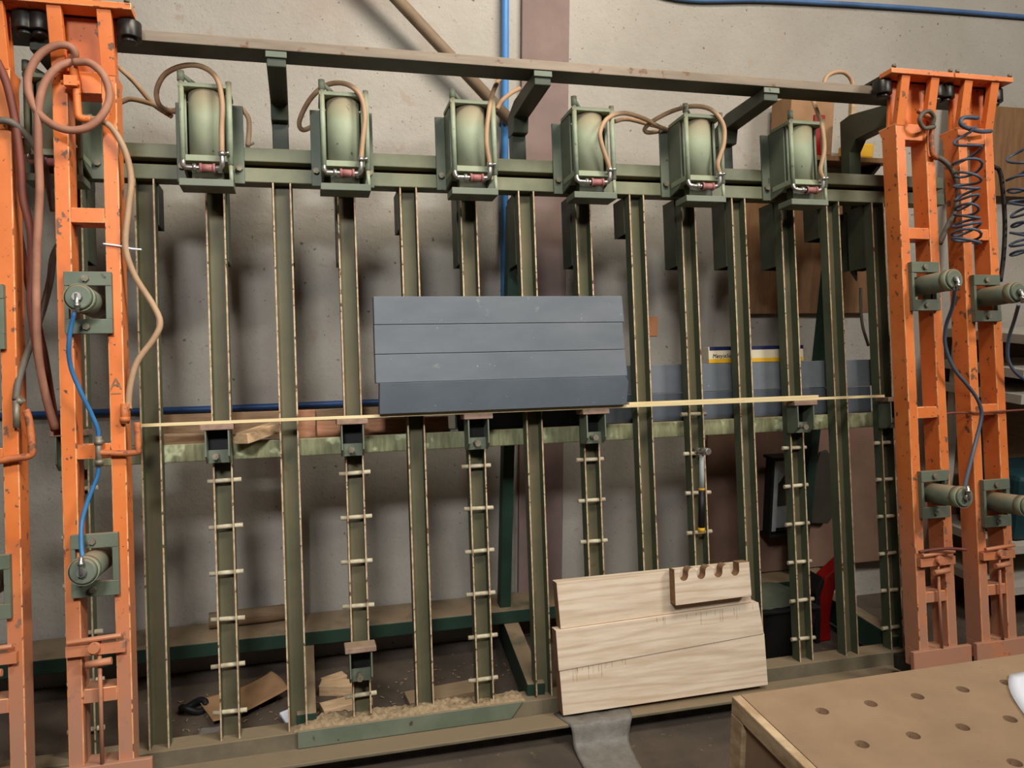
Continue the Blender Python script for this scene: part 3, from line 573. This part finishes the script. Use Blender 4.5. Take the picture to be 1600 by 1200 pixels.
# ------------------------------------------------------------------ oak boards leaning on the press
og = 'oak boards leaning on the press'
single('oak_board', 'bottom oak board of the leaning stack, with wavy grain', 'board', MB().prism([(1.420, -0.086), (2.292, -0.080), (2.285, 0.127), (1.412, 0.081)], 'xz', -0.098, -0.045, 0, 1), ['oak', 'oak_edge'], bevel=0.0015, group=og)
single('oak_board', 'middle oak board of the leaning stack, reaching furthest right', 'board', MB().prism([(1.408, 0.083), (2.281, 0.1285), (2.262, 0.256), (1.402, 0.235)], 'xz', -0.102, -0.048, 0, 1), ['oak', 'oak_edge'], bevel=0.0015, group=og)
single('oak_board', 'top oak board of the leaning stack, behind the scalloped block', 'board', MB().prism([(1.424, 0.2375), (2.235, 0.2570), (2.226, 0.415), (1.414, 0.412)], 'xz', -0.094, -0.042, 0, 1), ['oak', 'oak_edge'], bevel=0.0015, group=og)
random.seed(11)
for nm, y_, pts in (('oak_board.001', -0.102, [(1.80, 2.25, 0.245, 0.0245)]), ('oak_board', -0.098, [(1.46, 1.78, 0.088, 0.052)])):
    bo = bpy.data.objects[nm]; pm = MB()
    for a0, a1, v0, sl in pts:
        for i in range(16):
            x = random.uniform(a0, a1); zt = v0 + (x - 1.41) * sl if nm == 'oak_board' else 0.235 + (x - 1.402) * 0.0244
            zt -= 0.006; L_ = random.choice((0.012, 0.02, 0.03, 0.05))
            pm.box(x, x + random.choice((0.0008, 0.0012)), y_ - 0.0004, y_, zt - L_, zt)
    c = ORI[nm]; pm.v = [(x - c[0], y - c[1], z - c[2]) for x, y, z in pm.v]
    put('pencil_marks', pm.mesh('pencil_marks', 'scrap_brown'), bo)
sc = [(1.878, 0.292), (2.208, 0.298), (2.203, 0.432), (2.158, 0.432)]
rr = 0.0185
for i in range(4):
    cx = 2.158 - rr - i * 4 * rr
    sc += [(cx + rr * math.cos(a), 0.404 + rr * 1.15 * math.sin(a)) for a in [math.radians(-q) for q in range(0, 181, 18)]]
    if i < 3: sc += [(cx - 2 * rr + rr * math.cos(a), 0.412 + rr * math.sin(a)) for a in [math.radians(q) for q in range(0, 181, 18)]]
    else: sc += [(cx - 2 * rr + rr * math.cos(a), 0.410 + rr * math.sin(a)) for a in [math.radians(q) for q in range(0, 100, 15)]]
sc += [(1.878, 0.4285)]
single('scalloped_block', 'pale scalloped block with four round notches on the top oak board', 'wood block', MB().prism(sc, 'xz', -0.142, -0.096, 0, 1), ['oak', 'oak_edge'], bevel=0)

# bubble film under the boards hanging over the guide rail
fm = MB(); nu, nv = 18, 22
prof = [(-0.04, -0.095), (-0.09, -0.0975), (-0.13, -0.0972), (-0.152, -0.098), (-0.160, -0.11), (-0.164, -0.13), (-0.168, -0.16), (-0.18, -0.176), (-0.22, -0.191), (-0.30, -0.205), (-0.40, -0.221), (-0.50, -0.238)]
for j, (w, v) in enumerate(prof):
    t = j / (len(prof) - 1)
    a = 1.40 + 0.05 * t + 0.012 * math.sin(5 * t); b = 1.70 - 0.08 * t
    for i in range(nu + 1):
        q = i / nu; fm.v.append((a + (b - a) * q, w - 0.01 * math.sin(q * 11) * min(t, .5) - 0.003 * t, v + 0.002 * math.sin(q * 17)))
for j in range(len(prof) - 1):
    for i in range(nu):
        k = j * (nu + 1) + i; fm.f.append([k, k + 1, k + nu + 2, k + nu + 1]); fm.mi.append(0); fm.sm.append(True)
fo = single('plastic_film', 'cloudy plastic film hanging over the rail below the oak boards', 'plastic film', fm, 'film')
so = fo.modifiers.new('thickness', 'SOLIDIFY'); so.thickness = 0.002

# ------------------------------------------------------------------ things on the wall
single('water_pipe', 'thin blue vertical pipe beside the pillar', 'pipe', MB().cyl((1.404, 0.75, 1.02), (1.404, 0.75, 4.0), 0.0165, 14), 'blue_pipe', press=False)
single('wall_hose', 'dark blue hose running along the wall at lath height', 'hose', MB().tube([(-1.6, 0.765, 1.0), (-0.5, 0.765, 1.01), (0.2, 0.765, 1.008), (0.8, 0.765, 1.012), (1.39, 0.765, 1.01)], 0.013, 10), 'blue_dark', press=False)
single('ceiling_cable', 'blue cable sagging along the wall in the top right corner', 'cable', MB().tube([(1.9, 0.765, 2.90), (2.235, 0.765, 2.835), (2.7, 0.765, 2.869), (3.4, 0.765, 2.899), (4.2, 0.765, 2.919), (5.0, 0.765, 2.93)], 0.011, 10), 'cable', press=False)
single('brace_pipe', 'dusty brown pipe running diagonally up the wall', 'pipe', MB().cyl((0.72, 0.66, 2.88), (1.42, 0.70, 2.235), 0.026, 16), 'brace', press=False)
single('wall_note', 'small orange paper note on the wall right of the dark boards', 'note', MB().box(2.129, 2.178, 0.776, 0.779, 1.285, 1.379), 'note', press=False)

# ------------------------------------------------------------------ behind the right half of the press
lean = Matrix.Rotation(math.radians(4), 3, 'X')
single('plywood_sheet', 'brown plywood sheet hung on the wall behind the right channels', 'plywood', MB().box(2.60, 3.34, 0.735, 0.76, 1.39, 2.0), 'panel_brown', press=False, bevel=0.003)
single('fibreboard_sheet', 'large mauve brown sheet leaning on the wall behind the right channels', 'sheet', MB().obox((3.2, 0.715, 0.44), Matrix.Rotation(math.radians(-3), 3, 'X'), (0.76, 0.010, 0.372)), 'panel_mauve', press=False, bevel=0.002)
cb = thing('machine_frame', 'black framed metal machine part with two grey brackets beside the leaning sheet', 'machine part', (2.80, 0.64, 0.30), press=False)
part(cb, 'frame', MB().box(2.73, 2.745, 0.60, 0.66, 0.30, 0.68).box(2.72, 2.90, 0.58, 0.67, 0.285, 0.30).box(2.72, 2.90, 0.58, 0.67, 0.68, 0.695), 'black', 0.003)
part(cb, 'slide_rail', MB().box(2.75, 2.775, 0.61, 0.63, 0.31, 0.67), 'grey_metal', 0.002)
part(cb, 'back_cover', MB().box(2.775, 2.90, 0.65, 0.66, 0.30, 0.68), 'olive_dark')
part(cb, 'bracket', MB().prism([(2.785, 0.665), (2.86, 0.665), (2.86, 0.60), (2.82, 0.59), (2.79, 0.55)], 'xz', 0.63, 0.638), 'grey_metal')
part(cb, 'bracket', MB().prism([(2.785, 0.32), (2.86, 0.32), (2.86, 0.43), (2.79, 0.43), (2.785, 0.45)], 'xz', 0.63, 0.638), 'grey_metal')
sh = [(3.01, 0.32), (3.00, 0.55), (3.04, 0.69), (3.08, 0.70), (3.13, 0.63), (3.155, 0.5), (3.15, 0.36), (3.11, 0.31)]
single('rounded_cover', 'dark rounded cover leaning on the sheet near the right end', 'cover', MB().prism(sh, 'xz', 0.655, 0.672), 'olive_dark', press=False, bevel=0.004)
bn = thing('storage_bin', 'black bin on the floor behind the right channels', 'bin', (2.58, 0.35, FZ), press=False)
part(bn, 'body', MB().prism([(2.44, FZ), (2.72, FZ), (2.75, 0.07), (2.42, 0.07)], 'xz', 0.22, 0.46), 'black', 0.006)
part(bn, 'rim', MB().box(2.41, 2.76, 0.21, 0.47, 0.07, 0.085), 'black', 0.004)
gc = MB(); n = 10
for j in range(n + 1):
    for i in range(n + 1):
        x = 2.43 + 0.30 * i / n; y = 0.24 + 0.2 * j / n
        gc.v.append((x, y, 0.088 + 0.07 * math.sin(math.pi * i / n) ** .6 * math.sin(math.pi * j / n) ** .6 + 0.008 * noise.noise((x * 20, y * 20, 0))))
for j in range(n):
    for i in range(n):
        k = j * (n + 1) + i; gc.f.append([k, k + 1, k + n + 2, k + n + 1]); gc.mi.append(0); gc.sm.append(True)
single('folded_cloth', 'grey green cloth bundled on the black bin', 'cloth', gc, 'grey_cloth', press=False)
rx = thing('red_tool_stand', 'curved red stand with black back on the floor near the right end', 'stand', (2.860, 0.40, FZ), press=False)
part(rx, 'body', MB().prism([(2.860, FZ), (2.930, FZ), (2.915, -0.06), (2.920, 0.02), (2.930, 0.09), (3.020, 0.17), (3.020, 0.27), (2.880, 0.16), (2.845, 0.09), (2.850, 0.0), (2.860, -0.08)], 'xz', 0.34, 0.42), 'red', 0.008)
part(rx, 'back_cover', MB().prism([(2.835, -0.16), (2.860, -0.16), (2.855, -0.02), (2.845, 0.07), (2.865, 0.15), (2.850, 0.17), (2.820, 0.09), (2.820, 0.0)], 'xz', 0.33, 0.43), 'black', 0.004)
single('cardboard_box', 'brown cardboard box on the wall above the rail at the right', 'box', MB().box(2.72, 2.95, 0.58, 0.74, 2.14, 2.40), 'card', press=False, bevel=0.004)
single('wood_batten', 'thin upright batten in front of the cardboard box', 'batten', MB().box(3.06, 3.085, 0.60, 0.625, 2.1385, 2.41), 'edging', press=False, bevel=0.002)
single('red_box', 'bright red box behind the rightmost air cylinder', 'box', MB().box(2.84, 2.90, 0.572, 0.579, 2.1385, 2.32), 'red', press=False, bevel=0.004)
bh = thing('wall_shelf', 'bracketed wall shelf carrying the boxes above the rail', 'shelf', (2.9, 0.64, 2.11), press=False)
part(bh, 'board', MB().box(2.70, 3.30, 0.57, 0.775, 2.115, 2.138), 'panel_brown', 0.002)
for x in (2.75, 3.22): part(bh, 'shelf_bracket', MB().prism([(0.775, 2.1145), (0.60, 2.1145), (0.60, 2.10), (0.755, 1.98), (0.775, 1.98)], 'yz', x, x + 0.02), 'dark_steel')
single('yellow_case', 'yellow case seen through the arch of the dark green end frame', 'case', MB().box(3.10, 3.20, 0.60, 0.74, 2.139, 2.21), 'yellow', press=False, bevel=0.01)
# tall rack at the right edge
rk = thing('storage_rack', 'rack with pale shelves behind the outermost orange beam', 'rack', (4.2, 0.45, FZ), press=False)
for z in (0.03, 0.24, 0.98, 1.10, 1.265): part(rk, 'shelf_board', MB().box(3.78, 4.9, 0.20, 0.70, z, z + 0.045), 'shelf', 0.002)
for x in (3.80, 4.86): part(rk, 'upright', MB().box(x, x + 0.04, 0.62, 0.66, FZ, 2.3), 'shelf', 0.002)
part(rk, 'back_board', MB().box(3.75, 4.9, 0.71, 0.73, 2.0, 2.45), 'panel_brown')
part(rk, 'back_board', MB().box(3.75, 4.9, 0.71, 0.73, FZ, 1.26), 'scrap_brown')
single('teal_machine', 'dark teal machine case on the rack at the right edge', 'machine', MB().box(3.86, 4.3, 0.24, 0.6, 0.2855, 0.62), 'teal', press=False, bevel=0.03)
part(press, 'end_post', MB().box(3.30, 3.35, 0.076, 0.12, 1.62, 2.2), 'shelf', 0.003)
single('loose_hose', 'pale hose end dangling behind the right channels', 'hose', MB().tube(PATH['wallhose'], 0.007, 8), 'hose_grey')

# ------------------------------------------------------------------ floor litter
def slab(name, label, x, y, lx, ly, lz, rot, m, z=None, tilt=0, cat='offcut'):
    z = FZ if z is None else z
    R = Matrix.Rotation(math.radians(rot), 3, 'Z') @ Matrix.Rotation(math.radians(tilt), 3, 'X')
    h = lz / 2 + abs(math.sin(math.radians(tilt))) * ly / 2
    return single(name, label, cat, MB().obox((x, y, z + h + 0.0005), R, (lx / 2, ly / 2, lz / 2)), m, press=False, bevel=0.002)
slab('wood_offcut', 'pale square offcut on the floor with its bright end facing right', 0.64, 0.43, 0.20, 0.06, 0.045, -14, 'scrap')
slab('wood_offcut', 'pale offcut on the floor in front, with a bright long edge', 0.64, 0.31, 0.20, 0.07, 0.03, 14, 'scrap')
slab('wood_offcut', 'short whitish offcut close to the dusty rear beam', 0.60, 0.52, 0.10, 0.05, 0.03, 25, 'scrap')
slab('wood_offcut', 'brown board lying on the floor under the third pin channel', 1.05, 0.30, 0.34, 0.10, 0.025, 6, 'scrap_brown')
slab('paper_piece', 'white scrap of paper on the floor by the second fixed channel', 0.42, 0.26, 0.05, 0.07, 0.012, 30, 'white', tilt=20, cat='paper')
def sheet(name, label, cx, cy, lx, ly, rot, amp, m, seed, cat):
    g = MB(); n = 14; R = Matrix.Rotation(math.radians(rot), 3, 'Z')
    for j in range(n + 1):
        for i in range(n + 1):
            p = R @ Vector((lx * (i / n - .5), ly * (j / n - .5), 0))
            g.v.append((cx + p.x, cy + p.y, FZ + 0.006 + amp * (0.5 + 0.5 * noise.noise((p.x * 5 + seed, p.y * 5, seed))) + amp * 0.8 * (i / n) ** 3))
    for j in range(n):
        for i in range(n):
            k = j * (n + 1) + i; g.f.append([k, k + 1, k + n + 2, k + n + 1]); g.mi.append(0); g.sm.append(True)
    o = single(name, label, cat, g, m, press=False)
    o.modifiers.new('thickness', 'SOLIDIFY').thickness = 0.003
    return o
sheet('card_sheet', 'crumpled brown sheet on the floor behind the first pin channel', 0.24, 0.43, 0.30, 0.20, 22, 0.05, 'card', 3.1, 'sheet')
sheet('card_sheet', 'curled pale sheet lying in front of the crumpled brown one', 0.16, 0.19, 0.15, 0.11, -10, 0.05, 'film', 8.4, 'sheet')
tor = [(0.05 + 0.045 * math.cos(a), 0.43 + 0.03 * math.sin(a), FZ + 0.02 + 0.012 * math.sin(2 * a)) for a in [2 * math.pi * k / 12 for k in range(13)]]
single('rubber_ring', 'black rubber ring lying on the floor at the left', 'ring', MB().tube(tor, 0.014, 8, 4), 'black', press=False)
single('round_timber', 'short round timber on the rear beam behind the first pin channel', 'timber', MB().cyl((0.09, 0.70, 0.098), (0.42, 0.715, 0.098), 0.034, 16), 'scrap_brown', press=False)
dm = MB(); nu, nv = 150, 12
for j in range(nv + 1):
    for i in range(nu + 1):
        x = 0.44 + 0.86 * i / nu; w = -0.019 + 0.105 * j / nv
        e = min(1, j / 2, (nv - j) / 2, i / 3, (nu - i) / 3)
        dm.v.append((x, w, -0.044 + e * (0.008 + 0.022 * max(0, noise.noise((x * 6, w * 9, 1)) + .35) + 0.012 * noise.noise((x * 60, w * 60, 2)))))
for j in range(nv):
    for i in range(nu):
        k = j * (nu + 1) + i; dm.f.append([k, k + 1, k + nu + 2, k + nu + 1]); dm.mi.append(0); dm.sm.append(True)
single('sawdust', 'saw dust and shavings heaped in the base trough', 'sawdust', dm, 'sawdust', kind='stuff')
# loose chips on the floor
cp = MB()
for i in range(260):
    x = random.uniform(-0.1, 1.35); y = random.uniform(0.13, 0.55); a = random.uniform(0, 3.14)
    R = Matrix.Rotation(a, 3, 'Z') @ Matrix.Rotation(random.uniform(-.4, .4), 3, 'X')
    cp.obox((x, y, FZ + 0.004), R, (random.uniform(.002, .010), random.uniform(.0015, .003), 0.0012))
single('wood_chips', 'small wood chips scattered over the floor behind the base', 'wood chips', cp, 'scrap_brown', press=False, kind='stuff')

# ------------------------------------------------------------------ work bench at the lower right
TZ = 0.75
wb = thing('workbench', 'brown fibreboard workbench with rows of round dog holes', 'workbench', (2.1, -1.8, FZ), press=False)
bm = bmesh.new()
x0, x1, y0, y1 = 1.333, 3.1, -2.45, -1.448
holes = [(1.452 + 0.1085 * i - 0.0, -1.540 - 0.1115 * j) for i in range(15) for j in range(8)]
hr = 0.0125; sx, sy = 0.1085, 0.1115
def quadhole(b, hx, hy, a0, a1, c0, c1, zt, zb):
    seg = 16; ring = []; out = []
    for k in range(seg):
        a = 2 * math.pi * k / seg; c, s_ = math.cos(a), math.sin(a)
        ring.append(b.verts.new((hx + hr * c, hy + hr * s_, zt)))
        q = max(abs(c), abs(s_)); ex, ey = c / q, s_ / q
        out.append(b.verts.new((hx + (ex * (a1 - hx) if ex > 0 else ex * (hx - a0)), hy + (ey * (c1 - hy) if ey > 0 else ey * (hy - c0)), zt)))
    low = [b.verts.new((v.co.x, v.co.y, zb)) for v in ring]
    for k in range(seg):
        j = (k + 1) % seg
        b.faces.new((ring[k], out[k], out[j], ring[j])).material_index = 0
        f = b.faces.new((ring[j], low[j], low[k], ring[k])); f.material_index = 1; f.smooth = True
    b.faces.new(low[::-1]).material_index = 1
nx, ny = 15, 8
for i in range(nx):
    for j in range(ny):
        hx, hy = 1.452 + sx * i, -1.540 - sy * j
        a0 = x0 if i == 0 else hx - sx / 2; a1 = x1 if i == nx - 1 else hx + sx / 2
        c1 = y1 if j == 0 else hy + sy / 2; c0 = y0 if j == ny - 1 else hy - sy / 2
        quadhole(bm, hx, hy, a0, a1, c0, c1, TZ, TZ - 0.03)
vsb = [bm.verts.new(p) for p in ((x0, y0, TZ), (x1, y0, TZ), (x1, y1, TZ), (x0, y1, TZ), (x0, y0, TZ - 0.03), (x1, y0, TZ - 0.03), (x1, y1, TZ - 0.03), (x0, y1, TZ - 0.03))]
for f in ((0, 4, 5, 1), (1, 5, 6, 2), (2, 6, 7, 3), (3, 7, 4, 0)): bm.faces.new([vsb[k] for k in f])
bmesh.ops.remove_doubles(bm, verts=bm.verts, dist=1e-5)
bmesh.ops.recalc_face_normals(bm, faces=bm.faces)
bmesh.ops.translate(bm, verts=bm.verts, vec=-ORI[wb.name])
me = bpy.data.meshes.new('bench_top'); bm.to_mesh(me); bm.free(); me.materials.append(M['mdf']); me.materials.append(M['mdf_hole'])
put('bench_top', me, wb)
part(wb, 'side_edging', MB().box(1.3125, 1.332, y0, y1, TZ - 0.035, TZ), 'edging', 0.002)
part(wb, 'corner_edging', MB().box(1.3125, 1.36, -1.49, y1, FZ, TZ - 0.0355), 'edging', 0.002)
part(wb, 'side_panel', MB().box(1.322, 1.345, y0, -1.4905, FZ, TZ - 0.0355), 'mdf', 0.001)
part(wb, 'back_panel', MB().box(1.3605, x1, y1 - 0.02, y1 - 0.004, FZ, TZ - 0.0355), 'mdf', 0.001)
# white curled sheet standing on the bench at the right edge
ws = MB(); n = 12
for j in range(n + 1):
    t = j / n
    for i in range(n + 1):
        q = i / n
        yy = -1.52 - 0.24 * q
        xx = 1.905 - 0.155 * q + 0.30 * t - 0.02 * math.sin(math.pi * (1 - q) * .5) ** 2 + 0.03 * (1 - q) ** 6
        ws.v.append((xx, yy, TZ + 0.004 + 0.10 * t * t))
for j in range(n):
    for i in range(n):
        k = j * (n + 1) + i; ws.f.append([k, k + 1, k + n + 2, k + n + 1]); ws.mi.append(0); ws.sm.append(True)
wo = single('white_sheet', 'curled white sheet on the workbench at the right edge', 'sheet', ws, 'white', press=False)
wo.modifiers.new('thickness', 'SOLIDIFY').thickness = 0.003
bpy.context.view_layer.update()
